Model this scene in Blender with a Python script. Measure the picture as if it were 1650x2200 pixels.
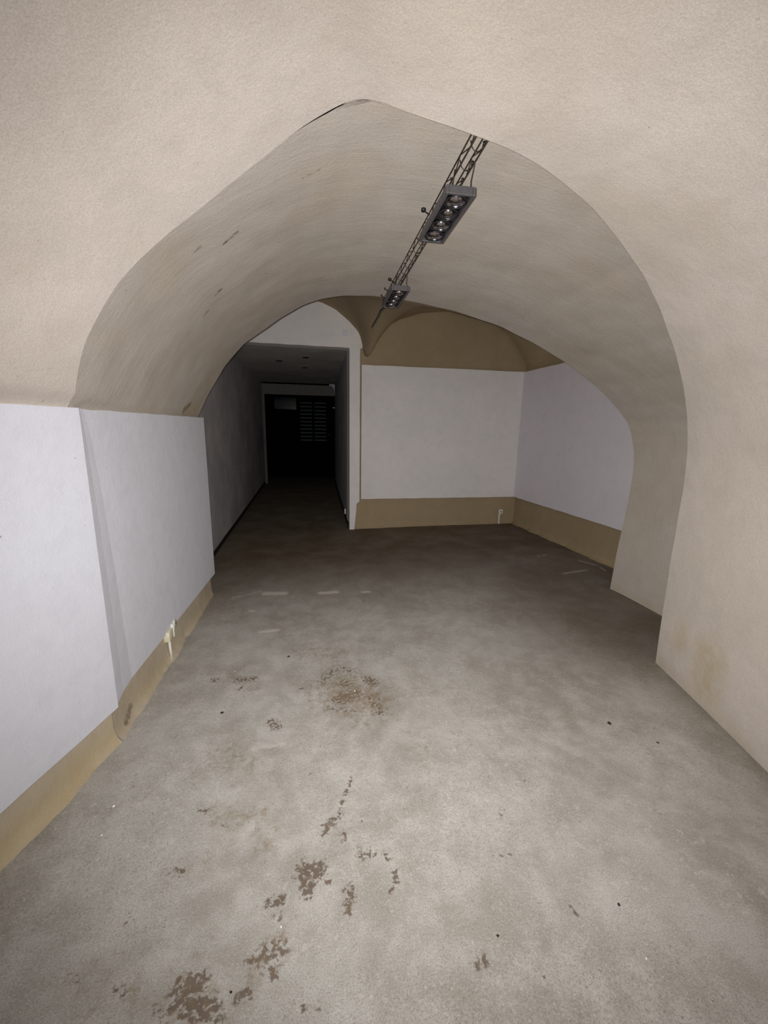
import bpy, math, random
import numpy as np
from mathutils import Vector, Matrix, noise as mnoise
random.seed(4)
S = bpy.context.scene
for o in list(bpy.data.objects):
    bpy.data.objects.remove(o, do_unlink=True)
COL = S.collection

# ------------------------------------------------------------------ camera
cam_d = bpy.data.cameras.new('camera')
cam = bpy.data.objects.new('camera', cam_d); COL.objects.link(cam)
cam_d.sensor_fit = 'HORIZONTAL'; cam_d.sensor_width = 36.0
cam_d.lens = 870.0 / 1650.0 * 36.0
cam_d.clip_start = 0.01
CAMH = 1.5
RC = Matrix.Rotation(math.radians(-12.0), 4, 'Z') @ Matrix.Rotation(math.pi/2 - math.radians(11.8), 4, 'X') @ Matrix.Rotation(math.radians(1.0), 4, 'Z')
cam.matrix_world = Matrix.Translation((0, 0, CAMH)) @ RC
S.camera = cam

# ------------------------------------------------------------------ world, exposure
w = bpy.data.worlds.new('world'); S.world = w; w.use_nodes = True
w.node_tree.nodes['Background'].inputs[0].default_value = (0.10, 0.11, 0.13, 1)
w.node_tree.nodes['Background'].inputs[1].default_value = 0.0
S.view_settings.view_transform = 'Standard'
S.view_settings.look = 'None'
S.view_settings.gamma = 1.0
S.view_settings.exposure = 0.0

# ------------------------------------------------------------------ the phone flash: the only light in the cellar
FLASH_POWER = 385.0
lamp_d = bpy.data.lights.new('flash', 'POINT'); lamp_d.energy = FLASH_POWER
lamp_d.shadow_soft_size = 0.006; lamp_d.color = (1.0, 0.985, 0.965)
lamp_d.use_nodes = True
nt = lamp_d.node_tree
em = nt.nodes['Emission']
tc = nt.nodes.new('ShaderNodeTexCoord')
dt = nt.nodes.new('ShaderNodeVectorMath'); dt.operation = 'DOT_PRODUCT'; dt.inputs[1].default_value = (0, 0, -1)
fc = nt.nodes.new('ShaderNodeFloatCurve')
# beam profile of the flash reflector: x = cosine off the axis, y = relative intensity
PROFILE = [(0.0, 0.0), (0.25, 0.01), (0.40, 0.04), (0.50, 0.10), (0.60, 0.23), (0.70, 0.41), (0.80, 0.60), (0.90, 0.76), (0.96, 0.88), (1.0, 1.0)]
c = fc.mapping.curves[0]
c.points[0].location = PROFILE[0]; c.points[1].location = PROFILE[-1]
for p in PROFILE[1:-1]: c.points.new(*p)
fc.mapping.update()
nt.links.new(tc.outputs['Normal'], dt.inputs[0])
nt.links.new(dt.outputs['Value'], fc.inputs['Value'])
nt.links.new(fc.outputs[0], em.inputs['Strength'])
flash = bpy.data.objects.new('flash', lamp_d); COL.objects.link(flash)
FAIM = Matrix.Rotation(math.radians(-18.0), 4, 'Z') @ Matrix.Rotation(math.pi/2 - math.radians(11.5), 4, 'X')
flash.matrix_world = Matrix.Translation(Vector((0, 0, CAMH)) + RC.to_3x3() @ Vector((-0.020, 0.022, 0.0))) @ FAIM

# ------------------------------------------------------------------ node helpers
def nmat(name):
    m = bpy.data.materials.new(name); m.use_nodes = True
    return m, m.node_tree, m.node_tree.nodes['Principled BSDF']
def N(nt, t, **kw):
    n = nt.nodes.new(t)
    for k, v in kw.items(): setattr(n, k, v)
    return n
def noise_n(nt, vec, scale, detail=4, rough=0.55, dist=0.0):
    n = N(nt, 'ShaderNodeTexNoise'); n.inputs['Scale'].default_value = scale
    n.inputs['Detail'].default_value = detail; n.inputs['Roughness'].default_value = rough
    n.inputs['Distortion'].default_value = dist
    nt.links.new(vec, n.inputs['Vector']); return n.outputs[0]
def ramp(nt, fac, a, b, lo=0.0, hi=1.0):
    n = N(nt, 'ShaderNodeMapRange'); n.interpolation_type = 'SMOOTHSTEP'
    n.inputs[1].default_value = a; n.inputs[2].default_value = b
    n.inputs[3].default_value = lo; n.inputs[4].default_value = hi
    nt.links.new(fac, n.inputs[0]); return n.outputs[0]
def mth(nt, op, a, b):
    n = N(nt, 'ShaderNodeMath', operation=op)
    for i, x in enumerate((a, b)):
        if isinstance(x, (int, float)): n.inputs[i].default_value = x
        else: nt.links.new(x, n.inputs[i])
    return n.outputs[0]
def mixc(nt, fac, a, b):
    n = N(nt, 'ShaderNodeMix', data_type='RGBA')
    for i, x in ((0, fac), (6, a), (7, b)):
        if isinstance(x, (int, float)): n.inputs[i].default_value = x
        elif isinstance(x, tuple): n.inputs[i].default_value = (*x, 1)
        else: nt.links.new(x, n.inputs[i])
    return n.outputs[2]
def attr(nt, name):
    n = N(nt, 'ShaderNodeAttribute'); n.attribute_name = name; return n.outputs['Fac']
def coords(nt, sx=1, sy=1, sz=1):
    t = N(nt, 'ShaderNodeTexCoord'); mp = N(nt, 'ShaderNodeMapping')
    mp.inputs['Scale'].default_value = (sx, sy, sz)
    nt.links.new(t.outputs['Object'], mp.inputs['Vector']); return mp.outputs[0]
def bump(nt, bsdf, h, dist=0.002, strength=1.0):
    b = N(nt, 'ShaderNodeBump'); b.inputs['Distance'].default_value = dist; b.inputs['Strength'].default_value = strength
    nt.links.new(h, b.inputs['Height']); nt.links.new(b.outputs[0], bsdf.inputs['Normal'])

def plaster(name, col, col2, dark=(0.16, 0.12, 0.08), yellow=(0.45, 0.36, 0.18), streak=False, grain=0.10, bmp=0.003):
    m, nt, b = nmat(name)
    v = coords(nt)
    big = ramp(nt, noise_n(nt, v, 1.6, 3, 0.6), 0.35, 0.68)
    c = mixc(nt, big, col, col2)
    med = ramp(nt, noise_n(nt, v, 9, 5, 0.65, 0.4), 0.40, 0.72)
    c = mixc(nt, mth(nt, 'MULTIPLY', med, 0.22), c, tuple(x*0.80 for x in col2))
    sp = noise_n(nt, v, 230, 2, 0.7)
    c = mixc(nt, ramp(nt, sp, 0.38, 0.62, 0.0, grain), c, tuple(x*0.35 for x in col))
    pin = ramp(nt, noise_n(nt, v, 60, 2, 0.5), 0.74, 0.80)
    c = mixc(nt, mth(nt, 'MULTIPLY', pin, 0.55), c, dark)
    br = noise_n(nt, v, 42, 4, 0.7)
    d = attr(nt, 'dirt')
    dm = ramp(nt, mth(nt, 'ADD', mth(nt, 'MULTIPLY', d, 1.0), mth(nt, 'MULTIPLY', mth(nt, 'SUBTRACT', br, 0.5), 0.9)), 0.20, 0.60)
    dm = mth(nt, 'MULTIPLY', dm, mth(nt, 'MINIMUM', mth(nt, 'MULTIPLY', d, 3.0), 0.85))
    c = mixc(nt, dm, c, dark)
    y = attr(nt, 'stain')
    c = mixc(nt, mth(nt, 'MULTIPLY', y, ramp(nt, noise_n(nt, v, 14, 4, 0.7), 0.30, 0.65, 0.25, 0.8)), c, yellow)
    if streak:
        vs = coords(nt, 2.6, 16, 2.6)
        st = noise_n(nt, vs, 1.5, 5, 0.65, 0.3)
        c = mixc(nt, ramp(nt, st, 0.60, 0.76, 0.0, 0.14), c, tuple(x*0.55 for x in col))
        h = mth(nt, 'ADD', mth(nt, 'MULTIPLY', st, 0.6), mth(nt, 'MULTIPLY', noise_n(nt, v, 80, 4, 0.7), 0.5))
        bump(nt, b, h, bmp * 1.2)
    else:
        h = mth(nt, 'ADD', mth(nt, 'MULTIPLY', noise_n(nt, v, 12, 3, 0.6), 1.4), mth(nt, 'MULTIPLY', noise_n(nt, v, 110, 4, 0.75), 0.6))
        bump(nt, b, h, bmp)
    nt.links.new(c, b.inputs['Base Color']); b.inputs['Roughness'].default_value = 0.92
    b.inputs['Specular IOR Level'].default_value = 0.2
    return m

def simple(name, col, rough=0.6, metal=0.0, var=0.08, scale=30, spec=0.5):
    m, nt, b = nmat(name)
    v = coords(nt)
    c = mixc(nt, ramp(nt, noise_n(nt, v, scale, 4, 0.6), 0.3, 0.7, 0, 1), tuple(x*(1-var) for x in col), tuple(min(1, x*(1+var)) for x in col))
    nt.links.new(c, b.inputs['Base Color'])
    b.inputs['Roughness'].default_value = rough; b.inputs['Metallic'].default_value = metal
    b.inputs['Specular IOR Level'].default_value = spec
    return m

M = {}
M['vault'] = plaster('cream_plaster', (0.66, 0.59, 0.535), (0.60, 0.535, 0.465), grain=0.22, bmp=0.0018)
M['passage'] = plaster('scraped_plaster', (0.545, 0.495, 0.445), (0.52, 0.455, 0.38), grain=0.16, streak=True)
M['ochre'] = plaster('ochre_plaster', (0.41, 0.315, 0.20), (0.37, 0.285, 0.175))
M['base'] = plaster('sand_plaster', (0.57, 0.49, 0.38), (0.50, 0.42, 0.31), yellow=(0.5, 0.38, 0.16))
M['white'] = plaster('white_paint', (0.74, 0.75, 0.83), (0.72, 0.725, 0.80), grain=0.06, bmp=0.0015)
M['warmwhite'] = plaster('warm_white_paint', (0.84, 0.80, 0.79), (0.80, 0.765, 0.755), grain=0.06, bmp=0.0015)
M['mauvewhite'] = plaster('mauve_white_paint', (0.80, 0.755, 0.80), (0.76, 0.725, 0.775), grain=0.06, bmp=0.0015)
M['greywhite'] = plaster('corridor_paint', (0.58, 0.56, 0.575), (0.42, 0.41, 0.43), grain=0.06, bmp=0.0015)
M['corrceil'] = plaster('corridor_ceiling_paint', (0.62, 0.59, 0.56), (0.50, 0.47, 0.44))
M['black'] = simple('black_paint', (0.008, 0.007, 0.006), 0.6)
M['lintel'] = simple('grey_lintel_paint', (0.17, 0.165, 0.155), 0.8, scale=8)
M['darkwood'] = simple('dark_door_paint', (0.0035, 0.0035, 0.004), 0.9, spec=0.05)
M['slat'] = simple('grey_slat_metal', (0.20, 0.23, 0.245), 0.45, 0.3)
M['housing'] = simple('grey_enamel', (0.085, 0.078, 0.083), 0.5, 0.2, scale=60)
M['wire'] = simple('dark_brown_wire', (0.035, 0.025, 0.018), 0.5, 0.4)
M['clamp'] = simple('black_plastic', (0.008, 0.007, 0.007), 0.4)
M['chrome'] = simple('mirror_reflector', (0.22, 0.205, 0.215), 0.22, 1.0, var=0.25, scale=55)
M['bulb'] = simple('silvered_bulb', (0.40, 0.36, 0.36), 0.24, 1.0, var=0.04)
M['inner'] = simple('dark_inner_metal', (0.035, 0.032, 0.035), 0.35, 0.6, scale=50)
M['plastic'] = simple('cream_plastic', (0.72, 0.68, 0.50), 0.5)
M['plasticw'] = simple('white_plastic', (0.74, 0.72, 0.66), 0.5)
M['hole'] = simple('socket_hole', (0.03, 0.03, 0.03), 0.6)
M['chipw'] = simple('white_chip', (0.9, 0.88, 0.84), 0.8)
M['crumb'] = simple('dark_crumb', (0.02, 0.015, 0.012), 0.8)
gm, gnt, gb = nmat('window_glass')
gb.inputs['Base Color'].default_value = (0.75, 0.85, 0.9, 1); gb.inputs['Roughness'].default_value = 0.08
gb.inputs['Transmission Weight'].default_value = 1.0; gb.inputs['IOR'].default_value = 1.45
M['glass'] = gm

def floor_mat():
    m, nt, b = nmat('concrete_floor')
    v = coords(nt)
    c = mixc(nt, ramp(nt, noise_n(nt, v, 1.9, 8, 0.66, 0.1), 0.36, 0.64), (0.335, 0.312, 0.278), (0.445, 0.425, 0.395))
    c = mixc(nt, ramp(nt, noise_n(nt, v, 7.5, 8, 0.74, 0.15), 0.42, 0.66, 0, 0.42), c, (0.56, 0.535, 0.505))
    c = mixc(nt, ramp(nt, noise_n(nt, v, 4.1, 8, 0.75, 0.2), 0.52, 0.72, 0, 0.30), c, (0.26, 0.22, 0.175))
    c = mixc(nt, ramp(nt, noise_n(nt, v, 27, 6, 0.78, 0.1), 0.56, 0.72, 0, 0.55), c, (0.22, 0.185, 0.15))
    pk = mth(nt, 'MULTIPLY', ramp(nt, noise_n(nt, v, 95, 3, 0.6), 0.62, 0.70), ramp(nt, noise_n(nt, v, 2.3, 4, 0.6), 0.46, 0.62, 0, 0.7))
    c = mixc(nt, pk, c, (0.16, 0.12, 0.09))
    pl = mth(nt, 'MULTIPLY', ramp(nt, noise_n(nt, v, 34, 6, 0.7), 0.56, 0.66), ramp(nt, noise_n(nt, v, 1.7, 4, 0.6), 0.42, 0.60, 0, 0.55))
    c = mixc(nt, pl, c, (0.62, 0.59, 0.55))
    sp = noise_n(nt, v, 240, 3, 0.75)
    c = mixc(nt, ramp(nt, sp, 0.45, 0.66, 0, 0.5), c, (0.15, 0.13, 0.11))
    sp2 = noise_n(nt, v, 130, 3, 0.7)
    c = mixc(nt, ramp(nt, sp2, 0.54, 0.70, 0, 0.45), c, (0.60, 0.57, 0.53))
    # dirt marks: attribute gives the place, noise breaks it into dabs
    d = attr(nt, 'dirt'); br = noise_n(nt, v, 62, 4, 0.62, 0.1)
    f = mth(nt, 'ADD', mth(nt, 'MULTIPLY', d, 0.66), mth(nt, 'MULTIPLY', mth(nt, 'SUBTRACT', br, 0.5), 2.9))
    f = mth(nt, 'MULTIPLY', ramp(nt, f, 0.26, 0.62), mth(nt, 'MINIMUM', mth(nt, 'MULTIPLY', d, 1.6), 0.80))
    c = mixc(nt, f, c, (0.105, 0.066, 0.040))
    s = attr(nt, 'stain')
    br2 = noise_n(nt, v, 22, 7, 0.8, 0.1)
    f = mth(nt, 'MULTIPLY', ramp(nt, mth(nt, 'ADD', mth(nt, 'MULTIPLY', s, 0.6), mth(nt, 'MULTIPLY', mth(nt, 'SUBTRACT', br2, 0.5), 2.6)), 0.18, 0.72), mth(nt, 'MINIMUM', mth(nt, 'MULTIPLY', s, 2.0), 0.62))
    c = mixc(nt, f, c, (0.215, 0.155, 0.09))
    k = attr(nt, 'brown_tone')   # darker brown towards the rear room and along the right side
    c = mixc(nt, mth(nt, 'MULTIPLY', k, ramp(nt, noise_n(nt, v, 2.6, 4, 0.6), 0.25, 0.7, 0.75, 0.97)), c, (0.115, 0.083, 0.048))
    l = attr(nt, 'light'); br3 = noise_n(nt, v, 26, 5, 0.7)
    f = ramp(nt, mth(nt, 'ADD', l, mth(nt, 'MULTIPLY', mth(nt, 'SUBTRACT', br3, 0.5), 1.8)), 0.30, 0.48, 0, 0.85)
    f = mth(nt, 'MULTIPLY', f, mth(nt, 'MINIMUM', mth(nt, 'MULTIPLY', mth(nt, 'POWER', l, 1.5), 0.9), 0.72))
    c = mixc(nt, f, c, (0.66, 0.61, 0.54))
    nt.links.new(c, b.inputs['Base Color']); b.inputs['Roughness'].default_value = 0.75
    b.inputs['Specular IOR Level'].default_value = 0.3
    h = mth(nt, 'ADD', mth(nt, 'MULTIPLY', noise_n(nt, v, 7, 4, 0.6), 1.5), mth(nt, 'MULTIPLY', noise_n(nt, v, 90, 4, 0.8), 0.5))
    bump(nt, b, h, 0.0035)
    return m
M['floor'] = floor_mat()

# ------------------------------------------------------------------ mesh helpers
def link(name, me, mats, parent=None, smooth=True, kind=None):
    if not isinstance(mats, (list, tuple)): mats = [mats]
    for m in mats: me.materials.append(m)
    if smooth:
        me.shade_smooth()
    o = bpy.data.objects.new(name, me); COL.objects.link(o)
    if parent: o.parent = parent
    if kind: o['kind'] = kind
    return o
def tag(o, label, cat, group=None):
    o['label'] = label; o['category'] = cat
    if group: o['group'] = group
    return o
def empty(name, loc, rz=0.0):
    o = bpy.data.objects.new(name, None); COL.objects.link(o)
    o.location = loc; o.rotation_euler = (0, 0, rz); o.empty_display_size = 0.05
    return o
def grid_mesh(name, P, flip=False):
    """P: array (nu, nv, 3)"""
    nu, nv = P.shape[:2]
    me = bpy.data.meshes.new(name)
    idx = np.arange(nu*nv).reshape(nu, nv)
    a, b_, c_, d_ = idx[:-1, :-1], idx[1:, :-1], idx[1:, 1:], idx[:-1, 1:]
    F = np.stack([a, b_, c_, d_] if not flip else [a, d_, c_, b_], -1).reshape(-1, 4)
    me.from_pydata(P.reshape(-1, 3).tolist(), [], F.tolist()); me.update()
    return me
def wob(P, amp=0.006, sc=2.2, off=0.0):
    """hand-trowelled unevenness: a small world-space offset"""
    Q = P.copy(); s = P.shape
    for i in range(s[0]):
        for j in range(s[1]):
            v = Vector(P[i, j]) * sc + Vector((off, off, 0))
            n = mnoise.noise_vector(v) + 0.4 * mnoise.noise_vector(v*3.1)
            Q[i, j] += np.array(n) * amp
    return Q
def paint(me, name, strokes):
    """strokes: (p0, p1, radius, strength) soft capsules of a mark of its own shape"""
    n = len(me.vertices); co = np.empty(n*3, 'f'); me.vertices.foreach_get('co', co); co = co.reshape(-1, 3)
    v = np.zeros(n, 'f')
    for p0, p1, r, s in strokes:
        p0 = np.array(p0, float); p1 = np.array(p1, float); d = p1 - p0; L = float(d @ d)
        t = np.clip(((co - p0) @ d) / L, 0, 1) if L > 1e-12 else np.zeros(n)
        q = np.linalg.norm(co - (p0 + t[:, None]*d), axis=1) / r
        v = np.maximum(v, s * np.clip(1.25 - q, 0, 1))
    at = me.attributes.get(name) or me.attributes.new(name, 'FLOAT', 'POINT')
    at.data.foreach_set('value', v.astype('f'))
def resample(pts, n):
    pts = np.array(pts, float)
    d = np.r_[0, np.cumsum(np.linalg.norm(np.diff(pts, axis=0), axis=1))]
    s = np.linspace(0, d[-1], n)
    return np.stack([np.interp(s, d, pts[:, k]) for k in range(pts.shape[1])], 1)
def smooth_curve(pts, it=2, keep=()):
    P = np.array(pts, float)
    for _ in range(it):
        Q = P.copy(); Q[1:-1] = 0.25*P[:-2] + 0.5*P[1:-1] + 0.25*P[2:]
        for k in keep: Q[k] = P[k]
        P = Q
    return P
def box(x0, x1, y0, y1, z0, z1, bev=0.0, seg=2, name='m'):
    import bmesh
    bm = bmesh.new(); bmesh.ops.create_cube(bm, size=1)
    for v in bm.verts:
        v.co = Vector((x0 + (v.co.x+.5)*(x1-x0), y0 + (v.co.y+.5)*(y1-y0), z0 + (v.co.z+.5)*(z1-z0)))
    if bev: bmesh.ops.bevel(bm, geom=bm.edges[:], offset=bev, segments=seg, affect='EDGES', profile=0.5)
    me = bpy.data.meshes.new(name); bm.to_mesh(me); bm.free(); return me
def join(*ms):
    import bmesh
    bm = bmesh.new()
    for m in ms: bm.from_mesh(m)
    me = bpy.data.meshes.new('m'); bm.to_mesh(me); bm.free(); return me
def tube(pts, r, seg=8, name='tube', closed=False):
    import bmesh
    bm = bmesh.new(); pts = [Vector(p) for p in pts]; rings = []
    n = len(pts)
    for i, p in enumerate(pts):
        a = pts[max(i-1, 0)]; b = pts[min(i+1, n-1)]
        t = (b - a).normalized(); up = Vector((0, 0, 1)) if abs(t.z) < .9 else Vector((1, 0, 0))
        x = t.cross(up).normalized(); y = x.cross(t).normalized()
        rr = r[i] if isinstance(r, (list, tuple)) else r
        rings.append([bm.verts.new(p + x*rr*math.cos(k*2*math.pi/seg) + y*rr*math.sin(k*2*math.pi/seg)) for k in range(seg)])
    for i in range(n-1):
        for k in range(seg):
            bm.faces.new((rings[i][k], rings[i][(k+1) % seg], rings[i+1][(k+1) % seg], rings[i+1][k]))
    bm.faces.new(rings[0][::-1]); bm.faces.new(rings[-1])
    me = bpy.data.meshes.new(name); bm.to_mesh(me); bm.free(); return me
def lathe(prof, seg=24, c=(0, 0, 0)):
    import bmesh
    bm = bmesh.new(); rings = []
    for r, z in prof:
        rings.append([bm.verts.new((c[0] + r*math.cos(k*2*math.pi/seg), c[1] + r*math.sin(k*2*math.pi/seg), c[2]+z)) for k in range(seg)])
    for i in range(len(rings)-1):
        for k in range(seg):
            bm.faces.new((rings[i][k], rings[i][(k+1) % seg], rings[i+1][(k+1) % seg], rings[i+1][k]))
    bmesh.ops.remove_doubles(bm, verts=bm.verts, dist=1e-6)
    me = bpy.data.meshes.new('lathe'); bm.to_mesh(me); bm.free(); return me
def quadgrid(p00, p10, p11, p01, nu, nv):
    p00, p10, p11, p01 = [np.array(p, float) for p in (p00, p10, p11, p01)]
    u = np.linspace(0, 1, nu)[:, None, None]; v = np.linspace(0, 1, nv)[None, :, None]
    return (1-u)*(1-v)*p00 + u*(1-v)*p10 + u*v*p11 + (1-u)*v*p01

# ------------------------------------------------------------------ measured outlines (metres; +Y down the cellar)
# edge where the near vault meets the passage vault, from the left springing over the crown to the floor at right
EDGE_L = [(-.862,1.885,1.50), (-.845,1.840,1.582), (-.788,1.768,1.68), (-.735,1.718,1.77), (-.695,1.703,1.831), (-.654,1.697,1.892),
          (-.595,1.695,1.972), (-.521,1.694,2.051), (-.43,1.700,2.144), (-.324,1.674,2.214), (-.193,1.632,2.299), (-.035,1.568,2.389),
          (.04,1.532,2.429), (.111,1.496,2.454), (.159,1.471,2.468), (.209,1.452,2.478)]
EDGE_R = [(.262,1.425,2.462), (.316,1.42,2.45), (.451,1.42,2.433), (.618,1.442,2.426), (.733,1.471,2.425), (.85,1.50,2.414), (.956,1.533,2.398),
          (1.144,1.591,2.356), (1.34,1.656,2.278), (1.534,1.722,2.192), (1.724,1.79,2.077), (1.905,1.857,1.93), (2.064,1.917,1.759),
          (2.173,1.959,1.577), (2.24,1.985,1.392), (2.256,1.99,1.142), (2.256,1.989,.733), (2.27,1.996,.287), (2.286,2.002,0.0)]
PROF = [(-.85,1.40), (-.82,1.50), (-.78,1.60), (-.71,1.73), (-.57,1.95), (-.40,2.14), (-.12,2.33), (.06,2.43), (.21,2.485), (.39,2.52), (.61,2.53),
        (.80,2.515), (.99,2.49), (1.29,2.44), (1.69,2.33), (1.94,2.225), (2.25,2.07), (2.55,1.88), (2.76,1.71), (2.88,1.58), (2.94,1.46), (2.98,1.32),
        (3.0,1.16), (2.99,.9), (2.97,.58), (2.95,.31), (2.94,0.0)]
def inner_y(x): return 3.66 - .49*(x + .83)/3.77
DN = np.array([-.28, -.96, 0.0])
DN_R = np.array([-.275, -.962, 0.0])

# ------------------------------------------------------------------ near vault (overhead) and near right wall
edge = resample(smooth_curve(resample(EDGE_L + EDGE_R, 260), 3), 260)
TB = np.r_[0, np.geomspace(0.015, 4.4, 130)]
# split at z = 1.2 on the right side
ks = [i for i in range(260) if edge[i, 0] > 1.5 and edge[i, 2] < 1.2][0]
def sweep(E):
    return E[:, None, :] + TB[None, :, None] * DN[None, None, :]
Pn = wob(sweep(edge), 0.007, 1.5)
nb = np.array([.957, -.29, 0.0])
for i in range(Pn.shape[0]):
    for j in range(Pn.shape[1]):
        p = Pn[i, j]
        if p[2] < 1.60 and p[0] < 0:
            d = (p - np.array([-.862, 1.90, 0])) @ nb
            lim = -.006 + .05*max(0, p[2]-1.56)/.04
            if d > lim: Pn[i, j] = p - (d-lim)*nb
# the first ring is the crisp plaster arris with tiny chips
me = grid_mesh('ceiling', Pn[:ks+1], flip=True)
D3 = [((.02, 1.12, 2.41), (.06, .98, 2.41), .012, .8)]
paint(me, 'dirt', D3); paint(me, 'stain', [])
ceil_near = link('ceiling', me, M['vault'], kind='structure')
me = grid_mesh('wall_right', Pn[ks:], flip=True)
paint(me, 'dirt', [((2.20, 1.68, 1.10), (2.20, 1.68, 1.10), .02, .6)])
paint(me, 'stain', [((2.165, 1.60, .12), (2.16, 1.58, .30), .14, .75), ((2.23, 1.82, .22), (2.22, 1.80, .34), .08, .5), ((2.08, 1.30, .02), (2.28, 1.98, .02), .06, .35)])
link('wall_right', me, M['vault'], kind='structure')

# ------------------------------------------------------------------ passage vault: loft from the inner arch back to the edge
NP = 420
prof = resample(smooth_curve(resample(PROF, NP), 4), NP)
def shiftx(x, Y): return x - .05*(3.65 - Y)/1.75 * np.clip((.4 - x)/1.2, 0, 1)
def start_y(x, z):
    # where the passage surface begins under/behind the near edge
    if x < .23:
        # solve on the left edge by height
        zz = [p[2] for p in EDGE_L]; yy = [p[1] for p in EDGE_L]
        return float(np.interp(z, zz, yy)) - .02 + .032*min(1, max(0, x+.1)/.3)
    return 1.42 + .60*max(0, (x-.5)/1.78)**1.2 + 0.012
NV = 150
P = np.zeros((NP, NV, 3))
for i, (x, z) in enumerate(prof):
    ys = start_y(x, z); ye = inner_y(x)
    if x > 2.28: ys = max(2.02 + .25*(x-2.28)/.7, 0)
    Y = np.linspace(ys, ye, NV)
    P[i, :, 0] = shiftx(x, Y); P[i, :, 1] = Y; P[i, :, 2] = z
P = wob(P, 0.007, 2.0, 7.0)
# weld the start of the passage surface onto the arris of the near vault (left half)
E0 = Pn[:, 0]; iL = [k for k in range(len(E0)) if E0[k, 0] < .235 and E0[k, 2] > 1.49]
ez = E0[iL, 2]; od = np.argsort(ez)
for i, (x, z) in enumerate(prof):
    if x < .235:
        e = np.array([np.interp(z, ez[od], E0[iL, k][od]) for k in range(3)])
        if z < ez.min(): e[2] = z
        d = e - P[i, 0]; d[2] = min(d[2], 0.02) if z < ez.max() else d[2]
        f = min(1.0, (.235 - x)/.30); f = f*f*(3-2*f)
        P[i] += d[None, :] * (np.clip(1 - np.linspace(0, 1, NV)/.35, 0, 1)**2)[:, None] * f
for i in range(NP):
    for j in range(NV):
        x, y, z = P[i, j]
        if x < -.6 and z < 1.60:
            lim = -.872 + .115*max(0, (y-1.95))/1.715 - .006 + .05*max(0, z-1.56)/.04
            P[i, j, 0] = min(x, lim)
me = grid_mesh('passage_vault', P)
def on_vault(x, z, Y): return (float(shiftx(np.array(x), Y)), Y, z)
DIRT = []
for (x0, z0, y0, x1, z1, y1, r, s) in [
        (-.60, 1.86, 2.22, -.56, 1.93, 2.17, .020, .9), (-.25, 2.23, 1.98, -.19, 2.27, 1.95, .016, .8), (-.36, 2.15, 1.92, -.33, 2.18, 1.90, .014, .8),
        (-.37, 2.14, 2.40, -.34, 2.17, 2.38, .018, .7), (-.05, 2.36, 2.25, .05, 2.41, 2.22, .016, .6), (-.14, 2.31, 2.55, -.06, 2.35, 2.50, .014, .6),
        (-.79, 1.62, 1.98, -.78, 1.66, 1.98, .018, 1.0), (-.735, 1.72, 2.06, -.73, 1.735, 2.06, .012, .7), (.13, 2.44, 2.0, .24, 2.48, 1.97, .012, .45),
        (.05, 2.42, 1.80, .12, 2.45, 1.78, .010, .45), (-.46, 2.07, 2.5, -.43, 2.1, 2.5, .016, .5), (-.79, 1.60, 3.2, -.77, 1.64, 3.28, .05, .6),
        (3.0, 1.25, 2.35, 3.0, 1.25, 2.35, .018, 1.0)]:
    DIRT.append((on_vault(x0, z0, y0), on_vault(x1, z1, y1), r, s))
paint(me, 'dirt', DIRT)
paint(me, 'stain', [((-.79, 3.25, 1.58), (-.78, 3.5, 1.62), .10, .6), ((2.97, 2.4, .03), (2.95, 3.1, .03), .05, .5), ((-.8, 2.0, 1.56), (-.8, 3.4, 1.56), .04, .3)])
link('ceiling_passage', me, M['passage'], kind='structure')

# step face between the near edge and the passage vault (faces down the cellar)
RE = np.array([e for e in edge if e[0] > .15])
outer = []
for e in RE:
    x, z = e[0], e[2]
    i = np.argmin([(p[0]-x)**2 + (p[1]-z)**2 for p in prof])
    outer.append((shiftx(prof[i, 0], e[1]), e[1] + .0 + (0.02 + .25*max(0, (prof[i, 0]-2.28))/.7), prof[i, 1]))
outer = np.array(outer); outer[:, 2] = np.minimum.accumulate(np.maximum(outer[:, 2], 0)) if False else outer[:, 2]
St = np.stack([RE + np.array([0, .001, 0]), (RE*0.5 + outer*0.5), outer + np.array([0, .03, 0])], 1)
me = grid_mesh('arch_step', St); paint(me, 'dirt', []); paint(me, 'stain', [])
link('wall_arch_step', me, M['passage'], smooth=False, kind='structure')

# back side of the passage arch, toward the rear room
out2 = prof.copy(); 
O = []
for x, z in prof:
    y = inner_y(x) + .015
    if x < -.3 and z < 2.2: O.append((-1.0, y, z + .1 if z > 1.45 else z))
    elif z < 2.3 and x > 1.6: O.append((3.5, y, z if z < 1.5 else 2.4*min(1, (z-1.5)/.6) + (1-min(1, (z-1.5)/.6))*z))
    else: O.append((x, y, max(z + .05, 2.42)))
O = np.array(O)
I = np.stack([prof[:, 0], [inner_y(x) for x in prof[:, 0]], prof[:, 1]], 1)
me = grid_mesh('arch_back', np.stack([P[:, -1, :], O], 1)); paint(me, 'dirt', []); paint(me, 'stain', [])
link('wall_arch_back', me, M['ochre'], smooth=False, kind='structure')

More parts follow.
